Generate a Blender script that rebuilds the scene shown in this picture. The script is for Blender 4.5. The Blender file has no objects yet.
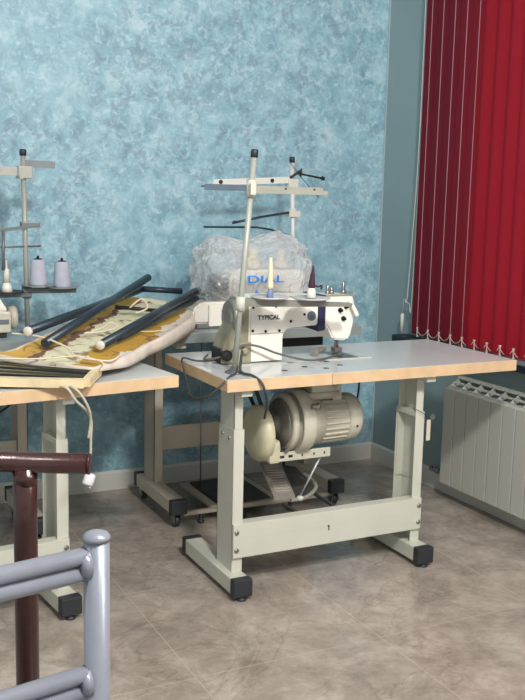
import bpy, bmesh, math, random
from mathutils import Vector, Matrix, noise
random.seed(7)
PI = math.pi
scn = bpy.context.scene
C = scn.collection

# ---------------------------------------------------------------- camera
cd = bpy.data.cameras.new('camera'); cam = bpy.data.objects.new('camera', cd); C.objects.link(cam)
cd.sensor_fit = 'VERTICAL'; cd.sensor_height = 36.0; cd.lens = 944.745 * 36.0 / 700.0
cr = Vector((0.89441971, -0.44664331, 0.02287236)); cu = Vector((0.05078294, 0.15224038, 0.98703797)); cf = Vector((0.444336, 0.88166469, -0.15884866))
M3 = Matrix((cr, cu, -cf)).transposed()
cam.matrix_world = Matrix.Translation((-1.2469, -2.7181, 1.3434)) @ M3.to_4x4()
cd.clip_start = 0.05
scn.camera = cam

# ---------------------------------------------------------------- light, world, exposure
scn.view_settings.view_transform = 'Standard'; scn.view_settings.look = 'None'
scn.view_settings.gamma = 1.0; scn.view_settings.use_curve_mapping = False
scn.view_settings.exposure = 0.0
w = bpy.data.worlds.new('world'); scn.world = w; w.use_nodes = True
w.node_tree.nodes['Background'].inputs[0].default_value = (0.93, 0.97, 1.0, 1)
w.node_tree.nodes['Background'].inputs[1].default_value = 0.82

def area(name, loc, target, size, power, col, shape='DISK'):
    l = bpy.data.lights.new(name, 'AREA'); l.shape = shape; l.size = size; l.energy = power; l.color = col
    o = bpy.data.objects.new(name, l); C.objects.link(o); o.location = loc
    o.rotation_euler = (Vector(target) - Vector(loc)).to_track_quat('-Z', 'Y').to_euler()
    return o
area('ceiling_lamp_and_fill', (-0.35, -2.3, 2.72), (0.3, 0.8, 0.6), 0.26, 74, (1.0, 0.98, 0.95))
area('ceiling_lamp_and_fill', (0.75, -2.9, 2.74), (0.5, 0.6, 0.5), 0.6, 50, (1.0, 0.97, 0.93))  # second light added as fill to soften shadows, no known lamp there

sl = bpy.data.lights.new('daylight_sun', 'SUN'); sl.energy = 3.0; sl.angle = math.radians(20); sl.color = (1.0, .97, .93)
so = bpy.data.objects.new('daylight_sun', sl); C.objects.link(so); so.location = (4, -1, 3)
so.rotation_euler = Vector((-1.0, -.30, -.40)).to_track_quat('-Z', 'Y').to_euler()

# ---------------------------------------------------------------- materials
def lin(c):
    return tuple(((x/255)/12.92 if x/255 <= .04045 else ((x/255+.055)/1.055)**2.4) for x in c) + (1,)
def mat(name, rgb, rough=.5, metal=0, var=0.0, scale=20, bump=0.0, bscale=200, coat=0.0):
    m = bpy.data.materials.new(name); m.use_nodes = True
    nt = m.node_tree; b = nt.nodes['Principled BSDF']
    b.inputs['Roughness'].default_value = rough; b.inputs['Metallic'].default_value = metal
    b.inputs['Coat Weight'].default_value = coat
    tc = nt.nodes.new('ShaderNodeTexCoord')
    n = nt.nodes.new('ShaderNodeTexNoise'); n.inputs['Scale'].default_value = scale; n.inputs['Detail'].default_value = 6
    nt.links.new(tc.outputs['Object'], n.inputs['Vector'])
    r = nt.nodes.new('ShaderNodeValToRGB')
    c = lin(rgb); v = max(var, .02)
    r.color_ramp.elements[0].position = .3; r.color_ramp.elements[1].position = .7
    r.color_ramp.elements[0].color = tuple(x*(1-v) for x in c[:3]) + (1,)
    r.color_ramp.elements[1].color = tuple(min(1, x*(1+v*.6)) for x in c[:3]) + (1,)
    nt.links.new(n.outputs['Fac'], r.inputs['Fac']); nt.links.new(r.outputs['Color'], b.inputs['Base Color'])
    if bump:
        n2 = nt.nodes.new('ShaderNodeTexNoise'); n2.inputs['Scale'].default_value = bscale
        nt.links.new(tc.outputs['Object'], n2.inputs['Vector'])
        bp = nt.nodes.new('ShaderNodeBump'); bp.inputs['Strength'].default_value = bump; bp.inputs['Distance'].default_value = .002
        nt.links.new(n2.outputs['Fac'], bp.inputs['Height']); nt.links.new(bp.outputs['Normal'], b.inputs['Normal'])
    return m

def wall_plaster():
    m = bpy.data.materials.new('venetian_plaster'); m.use_nodes = True
    nt = m.node_tree; L = nt.links.new; b = nt.nodes['Principled BSDF']
    tc = nt.nodes.new('ShaderNodeTexCoord')
    n = nt.nodes.new('ShaderNodeTexNoise'); n.inputs['Scale'].default_value = 10; n.inputs['Detail'].default_value = 13; n.inputs['Roughness'].default_value = .72; n.inputs['Distortion'].default_value = .5
    L(tc.outputs['Object'], n.inputs['Vector'])
    r = nt.nodes.new('ShaderNodeValToRGB'); e = r.color_ramp.elements
    e[0].position = .34; e[0].color = lin((114, 152, 168)); e[1].position = .68; e[1].color = lin((176, 202, 210))
    x = e.new(.44); x.color = lin((130, 170, 184)); x = e.new(.52); x.color = lin((143, 183, 195))
    L(n.outputs['Fac'], r.inputs['Fac'])
    # trowel marks: thin ridges of a second distorted noise
    n2 = nt.nodes.new('ShaderNodeTexNoise'); n2.inputs['Scale'].default_value = 15; n2.inputs['Detail'].default_value = 14; n2.inputs['Distortion'].default_value = .55; n2.inputs['Roughness'].default_value = .82
    L(tc.outputs['Object'], n2.inputs['Vector'])
    r2 = nt.nodes.new('ShaderNodeValToRGB'); e = r2.color_ramp.elements
    e[0].position = .50; e[0].color = (0, 0, 0, 1); e[1].position = .64; e[1].color = (.35, .35, .35, 1); x = e.new(.56); x.color = (1, 1, 1, 1)
    L(n2.outputs['Fac'], r2.inputs['Fac'])
    n3 = nt.nodes.new('ShaderNodeTexNoise'); n3.inputs['Scale'].default_value = 2.2; n3.inputs['Detail'].default_value = 3
    L(tc.outputs['Object'], n3.inputs['Vector'])
    r3 = nt.nodes.new('ShaderNodeValToRGB'); r3.color_ramp.elements[0].position = .36; r3.color_ramp.elements[1].position = .52
    L(n3.outputs['Fac'], r3.inputs['Fac'])
    mu = nt.nodes.new('ShaderNodeMath'); mu.operation = 'MULTIPLY'; L(r2.outputs['Color'], mu.inputs[0]); L(r3.outputs['Color'], mu.inputs[1])
    mx = nt.nodes.new('ShaderNodeMixRGB'); mx.inputs[2].default_value = lin((112, 134, 150))
    mm = nt.nodes.new('ShaderNodeMath'); mm.operation = 'MULTIPLY'; mm.inputs[1].default_value = .7; L(mu.outputs[0], mm.inputs[0])
    L(mm.outputs[0], mx.inputs[0]); L(r.outputs['Color'], mx.inputs[1])
    # light smears
    n4 = nt.nodes.new('ShaderNodeTexNoise'); n4.inputs['Scale'].default_value = 34; n4.inputs['Detail'].default_value = 8; n4.inputs['Distortion'].default_value = .8
    L(tc.outputs['Object'], n4.inputs['Vector'])
    r4 = nt.nodes.new('ShaderNodeValToRGB'); r4.color_ramp.elements[0].position = .54; r4.color_ramp.elements[1].position = .68
    r4.color_ramp.elements[1].color = (.6, .6, .6, 1)
    L(n4.outputs['Fac'], r4.inputs['Fac'])
    mx2 = nt.nodes.new('ShaderNodeMixRGB'); mx2.inputs[2].default_value = lin((182, 210, 218))
    L(r4.outputs['Color'], mx2.inputs[0]); L(mx.outputs[0], mx2.inputs[1])
    L(mx2.outputs[0], b.inputs['Base Color'])
    rr = nt.nodes.new('ShaderNodeMapRange'); rr.inputs['To Min'].default_value = .38; rr.inputs['To Max'].default_value = .62
    L(n2.outputs['Fac'], rr.inputs['Value']); L(rr.outputs[0], b.inputs['Roughness'])
    bp = nt.nodes.new('ShaderNodeBump'); bp.inputs['Strength'].default_value = .25; bp.inputs['Distance'].default_value = .004
    L(n2.outputs['Fac'], bp.inputs['Height']); L(bp.outputs['Normal'], b.inputs['Normal'])
    return m

def floor_mat():
    m = bpy.data.materials.new('marble_tiles'); m.use_nodes = True
    nt = m.node_tree; L = nt.links.new; b = nt.nodes['Principled BSDF']
    tc = nt.nodes.new('ShaderNodeTexCoord')
    n = nt.nodes.new('ShaderNodeTexNoise'); n.inputs['Scale'].default_value = 5.0; n.inputs['Detail'].default_value = 15; n.inputs['Roughness'].default_value = .78; n.inputs['Distortion'].default_value = .3
    L(tc.outputs['Object'], n.inputs['Vector'])
    r = nt.nodes.new('ShaderNodeValToRGB'); e = r.color_ramp.elements
    e[0].position = .36; e[0].color = lin((134, 124, 115)); e[1].position = .66; e[1].color = lin((190, 178, 165))
    x = e.new(.5); x.color = lin((160, 149, 138))
    L(n.outputs['Fac'], r.inputs['Fac'])
    # veins
    n2 = nt.nodes.new('ShaderNodeTexNoise'); n2.inputs['Scale'].default_value = 1.7; n2.inputs['Detail'].default_value = 7; n2.inputs['Distortion'].default_value = 1.2; n2.inputs['Roughness'].default_value = .55
    L(tc.outputs['Object'], n2.inputs['Vector'])
    r2 = nt.nodes.new('ShaderNodeValToRGB'); e = r2.color_ramp.elements
    e[0].position = .488; e[0].color = (0, 0, 0, 1); e[1].position = .512; e[1].color = (0, 0, 0, 1); x = e.new(.5); x.color = (1, 1, 1, 1)
    L(n2.outputs['Fac'], r2.inputs['Fac'])
    mm = nt.nodes.new('ShaderNodeMath'); mm.operation = 'MULTIPLY'; mm.inputs[1].default_value = .3; L(r2.outputs['Color'], mm.inputs[0])
    mx = nt.nodes.new('ShaderNodeMixRGB'); mx.inputs[2].default_value = lin((98, 88, 78)); L(mm.outputs[0], mx.inputs[0]); L(r.outputs['Color'], mx.inputs[1])
    # grout lines on a 0.62 m grid
    mp = nt.nodes.new('ShaderNodeMapping'); mp.inputs['Location'].default_value = (-.345/.62 + .004, .42/.62 + .004, 0); mp.inputs['Scale'].default_value = (1/.62, 1/.62, 1)
    L(tc.outputs['Object'], mp.inputs['Vector'])
    sp = nt.nodes.new('ShaderNodeSeparateXYZ'); L(mp.outputs[0], sp.inputs[0])
    outs = []
    for ax in (0, 1):
        f = nt.nodes.new('ShaderNodeMath'); f.operation = 'FRACT'; L(sp.outputs[ax], f.inputs[0])
        g = nt.nodes.new('ShaderNodeMath'); g.operation = 'LESS_THAN'; g.inputs[1].default_value = .007; L(f.outputs[0], g.inputs[0]); outs.append(g)
    mxx = nt.nodes.new('ShaderNodeMath'); mxx.operation = 'MAXIMUM'; L(outs[0].outputs[0], mxx.inputs[0]); L(outs[1].outputs[0], mxx.inputs[1])
    hf = nt.nodes.new('ShaderNodeMath'); hf.operation = 'MULTIPLY'; hf.inputs[1].default_value = .42; L(mxx.outputs[0], hf.inputs[0])
    mx3 = nt.nodes.new('ShaderNodeMixRGB'); mx3.inputs[2].default_value = lin((196, 182, 166)); L(hf.outputs[0], mx3.inputs[0]); L(mx.outputs[0], mx3.inputs[1])
    L(mx3.outputs[0], b.inputs['Base Color'])
    b.inputs['Roughness'].default_value = .13
    b.inputs['Specular IOR Level'].default_value = .6
    return m

PLASTER = wall_plaster(); FLOOR = floor_mat()
SATIN = mat('satin_grey_teal_paint', (142, 162, 164), .38, 0, .05, 3)
WHITEPAINT = mat('white_gloss_paint', (214, 212, 204), .4, 0, .05, 4)
CEIL = mat('ceiling_white', (225, 225, 222), .8)
LAMI = mat('laminate_top', (208, 214, 214), .12, 0, .04, 5, .02, 300)
LAMID = mat('grey_laminate_top', (160, 172, 176), .25, 0, .05, 5)
GREYEDGE = mat('grey_edge_band', (138, 146, 144), .5, 0, .06, 8)
WOOD = mat('birch_edge', (218, 186, 146), .5, 0, .14, 14)
IRON = mat('light_grey_enamel', (200, 200, 186), .38, 0, .04, 9)
IRONB = mat('beige_enamel', (192, 184, 166), .45, 0, .06, 9)
RUB = mat('dark_rubber', (42, 46, 50), .5)
SCREW = mat('steel', (170, 168, 160), .3, 1, .1)
DSCREW = mat('dark_screw', (28, 28, 30), .4, .5)
MACH = mat('cream_white_enamel', (236, 232, 220), .28, 0, .03, 12)
KHAKI = mat('khaki_enamel', (150, 146, 122), .45, 0, .18, 30)
MOTOR = mat('motor_cream_enamel', (200, 196, 178), .38, 0, .06, 20)
COVERM = mat('yellowed_plastic', (206, 200, 170), .4, 0, .08, 14)
DARK = mat('dark_iron', (46, 46, 46), .5, .4, .2, 30)
STEEL = mat('brushed_steel', (150, 150, 148), .32, .9, .15, 60)
TREAD = mat('cast_grey_paint', (150, 142, 132), .5, 0, .12, 25)
TREADD = mat('cast_dark_paint', (66, 62, 60), .55, 0, .15, 25)
CABLE = mat('grey_cable', (98, 96, 92), .5)
DCABLE = mat('dark_grey_cable', (62, 62, 60), .5)
BCABLE = mat('black_cable', (26, 26, 28), .5)
WCABLE = mat('off_white_cable', (190, 184, 168), .5)
NAVY = mat('navy_cloth', (38, 40, 72), .85, 0, .2, 60, .3)
TUBE = mat('charcoal_tube', (48, 60, 70), .32, .2, .08, 30)
CAPW = mat('white_plastic_cap', (222, 216, 204), .45)
PALEWOOD = mat('pale_wood', (226, 206, 164), .55, 0, .22, 18)
MESH = mat('dark_slats', (70, 68, 56), .6, 0, .25, 40)
STRING = mat('cotton_string', (226, 214, 188), .8)
THREAD = mat('lilac_grey_thread', (176, 178, 192), .75, 0, .06, 40, .4, 600)
DTHREAD = mat('maroon_thread', (64, 32, 52), .75)
CREAMTH = mat('cream_thread', (226, 214, 178), .7)
BLUE = mat('blue_print', (60, 146, 240), .5)
BLACKTXT = mat('black_print', (24, 24, 26), .5)
GREYPAINT = mat('silver_grey_powder_coat', (134, 138, 148), .3, .15, .05, 60, .1, 500)
BROWN = mat('maroon_brown_gloss', (62, 38, 36), .2, .2, .12, 90, .15, 300)
RADW = mat('radiator_white', (186, 186, 176), .4, 0, .02, 3)
DGREY = mat('anthracite_sill', (30, 34, 42), .45)
CARD = mat('card_tag', (206, 196, 172), .7)
PLUG = mat('white_plug', (224, 226, 228), .35)
WHITEBAR = mat('white_enamel_bar', (212, 212, 204), .35, 0, .05, 30)
ARMSHADE = mat('blue_grey_shaded_arm', (84, 102, 114), .4, .2, .08, 20)  # shade of the left guide arm's underside put into its colour

def cover_mat():
    m = bpy.data.materials.new('printed_cover'); m.use_nodes = True
    nt = m.node_tree; L = nt.links.new; b = nt.nodes['Principled BSDF']; b.inputs['Roughness'].default_value = .85
    at = nt.nodes.new('ShaderNodeAttribute'); at.attribute_name = 'across'
    n = nt.nodes.new('ShaderNodeTexNoise'); n.inputs['Scale'].default_value = 12; n.inputs['Detail'].default_value = 8
    tc = nt.nodes.new('ShaderNodeTexCoord'); L(tc.outputs['Object'], n.inputs['Vector'])
    ad = nt.nodes.new('ShaderNodeMath'); ad.operation = 'MULTIPLY_ADD'; ad.inputs[1].default_value = .34; L(n.outputs['Fac'], ad.inputs[0]); L(at.outputs['Fac'], ad.inputs[2])
    r = nt.nodes.new('ShaderNodeValToRGB'); e = r.color_ramp.elements; r.color_ramp.interpolation = 'CONSTANT'
    e[0].position = 0; e[0].color = lin((226, 214, 198)); e[1].position = .30; e[1].color = lin((190, 148, 56))
    x = e.new(.57); x.color = lin((222, 216, 182)); x = e.new(.87); x.color = lin((118, 84, 72)); x = e.new(.93); x.color = lin((196, 158, 76)); x = e.new(1.0); x.color = lin((196, 158, 76))
    L(ad.outputs[0], r.inputs['Fac'])
    # brown blotches of the print
    n2 = nt.nodes.new('ShaderNodeTexNoise'); n2.inputs['Scale'].default_value = 15; n2.inputs['Detail'].default_value = 5; n2.inputs['Distortion'].default_value = 1.2
    L(tc.outputs['Object'], n2.inputs['Vector'])
    r2 = nt.nodes.new('ShaderNodeValToRGB'); r2.color_ramp.elements[0].position = .60; r2.color_ramp.elements[1].position = .64
    r2.color_ramp.elements[1].color = (.75, .75, .75, 1)
    L(n2.outputs['Fac'], r2.inputs['Fac'])
    mx = nt.nodes.new('ShaderNodeMixRGB'); mx.inputs[2].default_value = lin((120, 88, 76)); L(r2.outputs['Color'], mx.inputs[0]); L(r.outputs['Color'], mx.inputs[1])
    L(mx.outputs[0], b.inputs['Base Color'])
    return m
COVER = cover_mat()
HEM = mat('cream_hem_fabric', (216, 204, 190), .85, 0, .16, 12, .3, 60)

def blind_mat():
    m = bpy.data.materials.new('red_blind_fabric'); m.use_nodes = True
    nt = m.node_tree; L = nt.links.new; b = nt.nodes['Principled BSDF']
    b.inputs['Base Color'].default_value = lin((126, 22, 44)); b.inputs['Roughness'].default_value = .7
    tr = nt.nodes.new('ShaderNodeBsdfTranslucent'); tr.inputs['Color'].default_value = lin((222, 36, 64))
    mx = nt.nodes.new('ShaderNodeMixShader'); mx.inputs[0].default_value = .45
    L(b.outputs[0], mx.inputs[1]); L(tr.outputs[0], mx.inputs[2]); L(mx.outputs[0], nt.nodes['Material Output'].inputs[0])
    return m
BLIND = blind_mat()

def glass_mat():
    m = bpy.data.materials.new('window_glass'); m.use_nodes = True
    nt = m.node_tree; L = nt.links.new
    t = nt.nodes.new('ShaderNodeBsdfTransparent'); g = nt.nodes.new('ShaderNodeBsdfGlossy'); g.inputs['Roughness'].default_value = .02
    mx = nt.nodes.new('ShaderNodeMixShader'); mx.inputs[0].default_value = .08
    L(t.outputs[0], mx.inputs[1]); L(g.outputs[0], mx.inputs[2]); L(mx.outputs[0], nt.nodes['Material Output'].inputs[0])
    return m
GLASS = glass_mat()

def bag_mat():
    m = bpy.data.materials.new('clear_polythene'); m.use_nodes = True
    nt = m.node_tree; L = nt.links.new
    t = nt.nodes.new('ShaderNodeBsdfTransparent'); t.inputs[0].default_value = (.96, .97, .98, 1)
    b = nt.nodes['Principled BSDF']; b.inputs['Base Color'].default_value = (.80, .82, .83, 1); b.inputs['Roughness'].default_value = .2; b.inputs['Specular IOR Level'].default_value = .9
    fr = nt.nodes.new('ShaderNodeLayerWeight'); fr.inputs['Blend'].default_value = .55
    mr = nt.nodes.new('ShaderNodeMapRange'); mr.inputs['To Min'].default_value = .28; mr.inputs['To Max'].default_value = .8
    L(fr.outputs['Facing'], mr.inputs['Value'])
    tc = nt.nodes.new('ShaderNodeTexCoord'); vo = nt.nodes.new('ShaderNodeTexNoise'); vo.inputs['Scale'].default_value = 16; vo.inputs['Detail'].default_value = 5; vo.inputs['Distortion'].default_value = 1.4
    L(tc.outputs['Object'], vo.inputs['Vector'])
    ab = nt.nodes.new('ShaderNodeMath'); ab.operation = 'SUBTRACT'; ab.inputs[1].default_value = .5; L(vo.outputs['Fac'], ab.inputs[0])
    a3 = nt.nodes.new('ShaderNodeMath'); a3.operation = 'ABSOLUTE'; L(ab.outputs[0], a3.inputs[0])
    bp = nt.nodes.new('ShaderNodeBump'); bp.inputs['Strength'].default_value = .9; bp.inputs['Distance'].default_value = .03
    L(a3.outputs[0], bp.inputs['Height']); L(bp.outputs['Normal'], b.inputs['Normal'])
    mx = nt.nodes.new('ShaderNodeMixShader'); L(mr.outputs[0], mx.inputs[0])
    L(t.outputs[0], mx.inputs[1]); L(b.outputs[0], mx.inputs[2]); L(mx.outputs[0], nt.nodes['Material Output'].inputs[0])
    return m
BAG = bag_mat()

# ---------------------------------------------------------------- mesh helpers
class MB:
    def __init__(s): s.bm = bmesh.new()
    def box(s, x0, x1, y0, y1, z0, z1, bev=0.0, rot=None, mi=0):
        r = bmesh.ops.create_cube(s.bm, size=1.0); vs = r['verts']
        bmesh.ops.scale(s.bm, vec=(abs(x1-x0), abs(y1-y0), abs(z1-z0)), verts=vs)
        c = Vector(((x0+x1)/2, (y0+y1)/2, (z0+z1)/2))
        if rot is not None: bmesh.ops.transform(s.bm, matrix=rot, verts=vs)
        bmesh.ops.translate(s.bm, vec=c, verts=vs)
        if mi:
            for f in set(f for v in vs for f in v.link_faces): f.material_index = mi
        if bev:
            es = list(set(e for v in vs for e in v.link_edges))
            bmesh.ops.bevel(s.bm, geom=es, offset=bev, segments=2, profile=.6, affect='EDGES')
        return s
    def bar(s, a, b, wd, ht, up=(0, 0, 1), bev=0.0):
        a = Vector(a); b = Vector(b); d = (b-a); L = d.length; d.normalize()
        sd = d.cross(Vector(up)).normalized(); u = sd.cross(d)
        R = Matrix((d, sd, u)).transposed().to_4x4(); c = (a+b)/2
        r = bmesh.ops.create_cube(s.bm, size=1.0); vs = r['verts']
        bmesh.ops.scale(s.bm, vec=(L, wd, ht), verts=vs)
        bmesh.ops.transform(s.bm, matrix=Matrix.Translation(c) @ R, verts=vs)
        if bev:
            es = list(set(e for v in vs for e in v.link_edges)); bmesh.ops.bevel(s.bm, geom=es, offset=bev, segments=2, affect='EDGES')
        return s
    def rings(s, cen, rad, frames, n=16, cap=True, closed=False):
        rs = []
        for c, r, (u, v) in zip(cen, rad, frames):
            rs.append([s.bm.verts.new(c + u*(r*math.cos(2*PI*k/n)) + v*(r*math.sin(2*PI*k/n))) for k in range(n)])
        for i in range(len(rs)-1):
            for k in range(n):
                try: s.bm.faces.new((rs[i][k], rs[i][(k+1) % n], rs[i+1][(k+1) % n], rs[i+1][k])).smooth = True
                except ValueError: pass
        if cap:
            s.bm.faces.new(list(reversed(rs[0]))); s.bm.faces.new(rs[-1])
        return s
    def tube(s, pts, r, n=12, smooth=0, r2=None):
        P = [Vector(p) for p in pts]
        if smooth: P = spline(P, smooth)
        fr = []; u = None
        for i in range(len(P)):
            t = (P[min(i+1, len(P)-1)] - P[max(i-1, 0)]).normalized()
            if u is None:
                u = t.cross(Vector((0, 0, 1)) if abs(t.z) < .9 else Vector((1, 0, 0))).normalized()
            else: u = (u - t*u.dot(t)).normalized()
            fr.append((u, t.cross(u)))
        rr = [r + ((r2 if r2 is not None else r)-r)*i/max(1, len(P)-1) for i in range(len(P))]
        return s.rings(P, rr, fr, n)
    def lathe(s, o, axis, prof, n=32):
        # prof: list of (distance along axis, radius)
        o = Vector(o); a = Vector(axis).normalized()
        u = a.cross(Vector((0, 0, 1)) if abs(a.z) < .9 else Vector((1, 0, 0))).normalized(); v = a.cross(u)
        return s.rings([o + a*d for d, r in prof], [max(r, .0004) for d, r in prof], [(u, v)]*len(prof), n)
    def prism(s, poly, axis, d0, d1, bev=0.0):
        # poly in the two other axes (order xyz), extruded along axis
        def mk(p, d):
            if axis == 'x': return (d, p[0], p[1])
            if axis == 'y': return (p[0], d, p[1])
            return (p[0], p[1], d)
        a = [s.bm.verts.new(mk(p, d0)) for p in poly]; b = [s.bm.verts.new(mk(p, d1)) for p in poly]
        n = len(poly); fs = [s.bm.faces.new(a), s.bm.faces.new(list(reversed(b)))]
        for k in range(n): fs.append(s.bm.faces.new((a[k], b[k], b[(k+1) % n], a[(k+1) % n])))
        bmesh.ops.recalc_face_normals(s.bm, faces=fs)
        if bev:
            es = list(set(e for f in fs for e in f.edges)); bmesh.ops.bevel(s.bm, geom=es, offset=bev, segments=2, affect='EDGES', clamp_overlap=True)
        return s
    def build(s, name, m, parent=None, local=False):
        me = bpy.data.meshes.new(name)
        bmesh.ops.recalc_face_normals(s.bm, faces=s.bm.faces)
        if parent is not None and not local:
            s.bm.transform(world_of(parent).inverted())
        s.bm.to_mesh(me); s.bm.free()
        for x in (m if isinstance(m, (list, tuple)) else [m]): me.materials.append(x)
        o = bpy.data.objects.new(name, me); C.objects.link(o)
        if parent is not None: o.parent = parent
        return o
def world_of(o):
    M = Matrix.LocRotScale(o.location, o.rotation_euler, o.scale)
    return world_of(o.parent) @ M if o.parent else M
def spline(P, k):
    out = []
    Q = [P[0]] + P + [P[-1]]
    for i in range(1, len(Q)-2):
        a, b, c, d = Q[i-1:i+3]
        for j in range(k):
            t = j/k
            out.append(.5*((2*b) + (c-a)*t + (2*a-5*b+4*c-d)*t*t + (3*b-a-3*c+d)*t**3))
    out.append(P[-1]); return out
def thing(name, label, cat, loc=(0, 0, 0), rz=0, group=None):
    o = bpy.data.objects.new(name, None); C.objects.link(o); o.empty_display_size = .05
    o.location = loc; o.rotation_euler = (0, 0, rz); tag(o, label, cat, group); return o
def tag(o, label, cat, group=None):
    o['label'] = label; o['category'] = cat
    if group: o['group'] = group
    return o
def struct(o): o['kind'] = 'structure'; return o
def centre(o):
    # put a single-mesh thing's origin at the base of its own mesh
    vs = [v.co for v in o.data.vertices]
    c = Vector(((min(v.x for v in vs)+max(v.x for v in vs))/2, (min(v.y for v in vs)+max(v.y for v in vs))/2, min(v.z for v in vs)))
    o.data.transform(Matrix.Translation(-c)); o.location = c; return o
def text(name, body, size, M, m, parent=None, ext=.0006, bold=0.0):
    cu_ = bpy.data.curves.new(name, 'FONT'); cu_.body = body; cu_.size = size; cu_.extrude = ext; cu_.offset = bold; cu_.align_x = 'CENTER'; cu_.align_y = 'CENTER'
    t = bpy.data.objects.new(name, cu_); C.objects.link(t)
    me = bpy.data.meshes.new_from_object(t.evaluated_get(bpy.context.evaluated_depsgraph_get()))
    bpy.data.objects.remove(t)
    me.transform(M)
    if parent is not None: me.transform(world_of(parent).inverted())
    me.materials.clear(); me.materials.append(m)
    o = bpy.data.objects.new(name, me); C.objects.link(o)
    if parent is not None: o.parent = parent
    return o

# ================================================================ SETTING
WX, WY = 1.46, 1.345
struct(MB().box(-3.2, 1.8, -4.2, 1.6, -.1, 0).build('floor', FLOOR))
struct(MB().box(-3.2, 1.8, WY, WY+.15, 0, 2.9).build('wall_back', PLASTER))
b = MB(); b.box(WX, WX+.3, .68, WY, 0, 2.9); b.box(WX, WX+.3, -2.6, .68, 0, .66); b.box(WX, WX+.3, -2.6, .68, 2.5, 2.9); b.box(WX, WX+.3, -4.2, -2.6, 0, 2.9)
struct(b.build('wall_right', SATIN))
struct(MB().box(-3.2, 1.8, -4.2, 1.6, 2.9, 3.0).build('ceiling', CEIL))
b = MB(); b.prism([(WY, 0), (WY, .088), (WY-.006, .088), (WY-.014, .078), (WY-.014, 0)], 'x', -3.2, WX)
struct(b.build('baseboard_back', WHITEPAINT))
b = MB(); b.prism([(WX, 0), (WX, .088), (WX-.006, .088), (WX-.014, .078), (WX-.014, 0)], 'y', -4.2, WY-.014)
struct(b.build('baseboard_right', WHITEPAINT))
# pale caulk line where the two walls meet
struct(MB().box(WX-.006, WX, WY-.006, WY, .088, 2.9).build('trim_1', mat('pale_caulk', (166, 184, 188), .5)))
# window behind the blind
win = bpy.data.objects.new('window_1', None); C.objects.link(win); win.location = (WX+.1, -1, .66); struct(win)
b = MB()
for y in (-2.6, -1.55, -.46, .62): b.box(WX+.1, WX+.16, y, y+.06, .66, 2.5)
b.box(WX+.1, WX+.16, -2.54, .62, .66, .72); b.box(WX+.1, WX+.16, -2.54, .62, 2.44, 2.5)
b.build('window_frame', WHITEPAINT, win)
MB().box(WX+.126, WX+.132, -2.54, .62, .72, 2.44).build('pane', GLASS, win)
MB().box(WX-.085, WX, -2.65, 1.085, .668, .700, .004).build('window_sill', DGREY, win)

# ================================================================ vertical blind
bl = thing('vertical_blind', 'long red fabric vertical blind closed across the window above the radiator', 'blind', (1.40, -.8, .71))
MB().box(1.372, 1.428, -2.62, 1.0, 2.36, 2.40, .004).build('headrail', WHITEPAINT, bl)
bx = 1.40; n_sl = 0; clips = []
y = .907; i = 0
while y > -2.55:
    ang = math.radians(-16 if i > 4 else -6)
    wdt = .0890
    b = MB(); hw = wdt/2; seg = 6
    t0 = []; 
    pts = []
    for k in range(seg+1):
        s_ = -hw + wdt*k/seg
        bow = .004*(1-(s_/hw)**2)
        px = bx + s_*math.sin(ang) - bow*math.cos(ang); py = y + s_*math.cos(ang) + bow*math.sin(ang)*.2
        pts.append((px, py))
    poly = pts + [(q[0]+.0009, q[1]) for q in reversed(pts)]
    b.prism(poly, 'z', .722, 2.36)
    b.build('slat', BLIND, bl)
    b = MB(); b.box(bx-.0045, bx-.0005, y-.0035, y+.0035, .712, .755); b.box(bx-.006, bx+.001, y-.006, y+.006, .752, .758)
    b.build('weight_clip', CAPW, bl)
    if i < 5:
        MB().box(bx-.0065, bx-.0045, y-.0016, y+.0016, .755, 2.36).build('painted_light_line', mat('pale_light_line', (168, 122, 132), .6) if i == 0 else bpy.data.materials['pale_light_line'], bl)  # added strip, its pale colour stands in for a line of light
    clips.append(y)
    y -= .0835; i += 1
for a, c in zip(clips[:-1], clips[1:]):
    P = [(bx-.007, a+(c-a)*k/8, .75-.026*(1-((k-4)/4)**2)) for k in range(9)]
    b = MB(); b.tube(P, .0011, 6); b.build('bottom_chain', CAPW, bl)
# control cord and its weight at the left end of the blind
b = MB(); b.tube([(1.405, .978, 2.36), (1.407, .978, 1.6), (1.41, 1.015, .93), (1.41, 1.035, .875), (1.41, 1.002, .86), (1.407, .978, .875), (1.405, .964, 1.6), (1.405, .964, 2.36)], .002, 6, 8)
b.build('control_cord', CAPW, bl)
b = MB(); b.tube([(1.41, 1.045, .878), (1.412, 1.055, .80)], .001, 6); b.lathe((1.412, 1.055, .715), (0, 0, 1), [(0, .008), (.085, .0095), (.09, .004)], 12)
b.build('cord_weight', WHITEPAINT, bl)

# ================================================================ radiator
rad = thing('radiator', 'white aluminium sectional radiator on the wall under the red blind', 'radiator', (1.40, .1, .085))
ny = 16
for k in range(ny):
    y1 = .618 - .0785*k; y0 = y1 - .0728
    b = MB()
    b.box(1.350, 1.390, y0, y1, .088, .525, .0015)                    # front fin
    b.box(1.390, 1.430, (y0+y1)/2-.012, (y0+y1)/2+.012, .10, .45)    # water way
    b.box(1.358, 1.440, (y0+y1)/2-.0015, (y0+y1)/2+.0015, .09, .46)   # web
    # stepped top louvres rising to the wall side
    for j, (xx, zz) in enumerate(((1.378, .535), (1.400, .553), (1.424, .572))):
        b.box(xx-.0015, xx+.0015, y0+.001, y1-.001, zz-.010, zz)
    b.box(1.424, 1.446, y0+.001, y1-.001, .566, .574, .002)
    b.prism([(1.352, .515), (1.440, .572), (1.440, .54), (1.352, .49)], 'y', y1-.004, y1-.0015)
    b.build('section', RADW, rad)
b = MB(); b.tube([(1.40, .60, .115), (1.40, .70, .112), (1.40, .755, .108), (1.43, .77, .10), (1.448, .77, .097)], .009, 10, 4)
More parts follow.
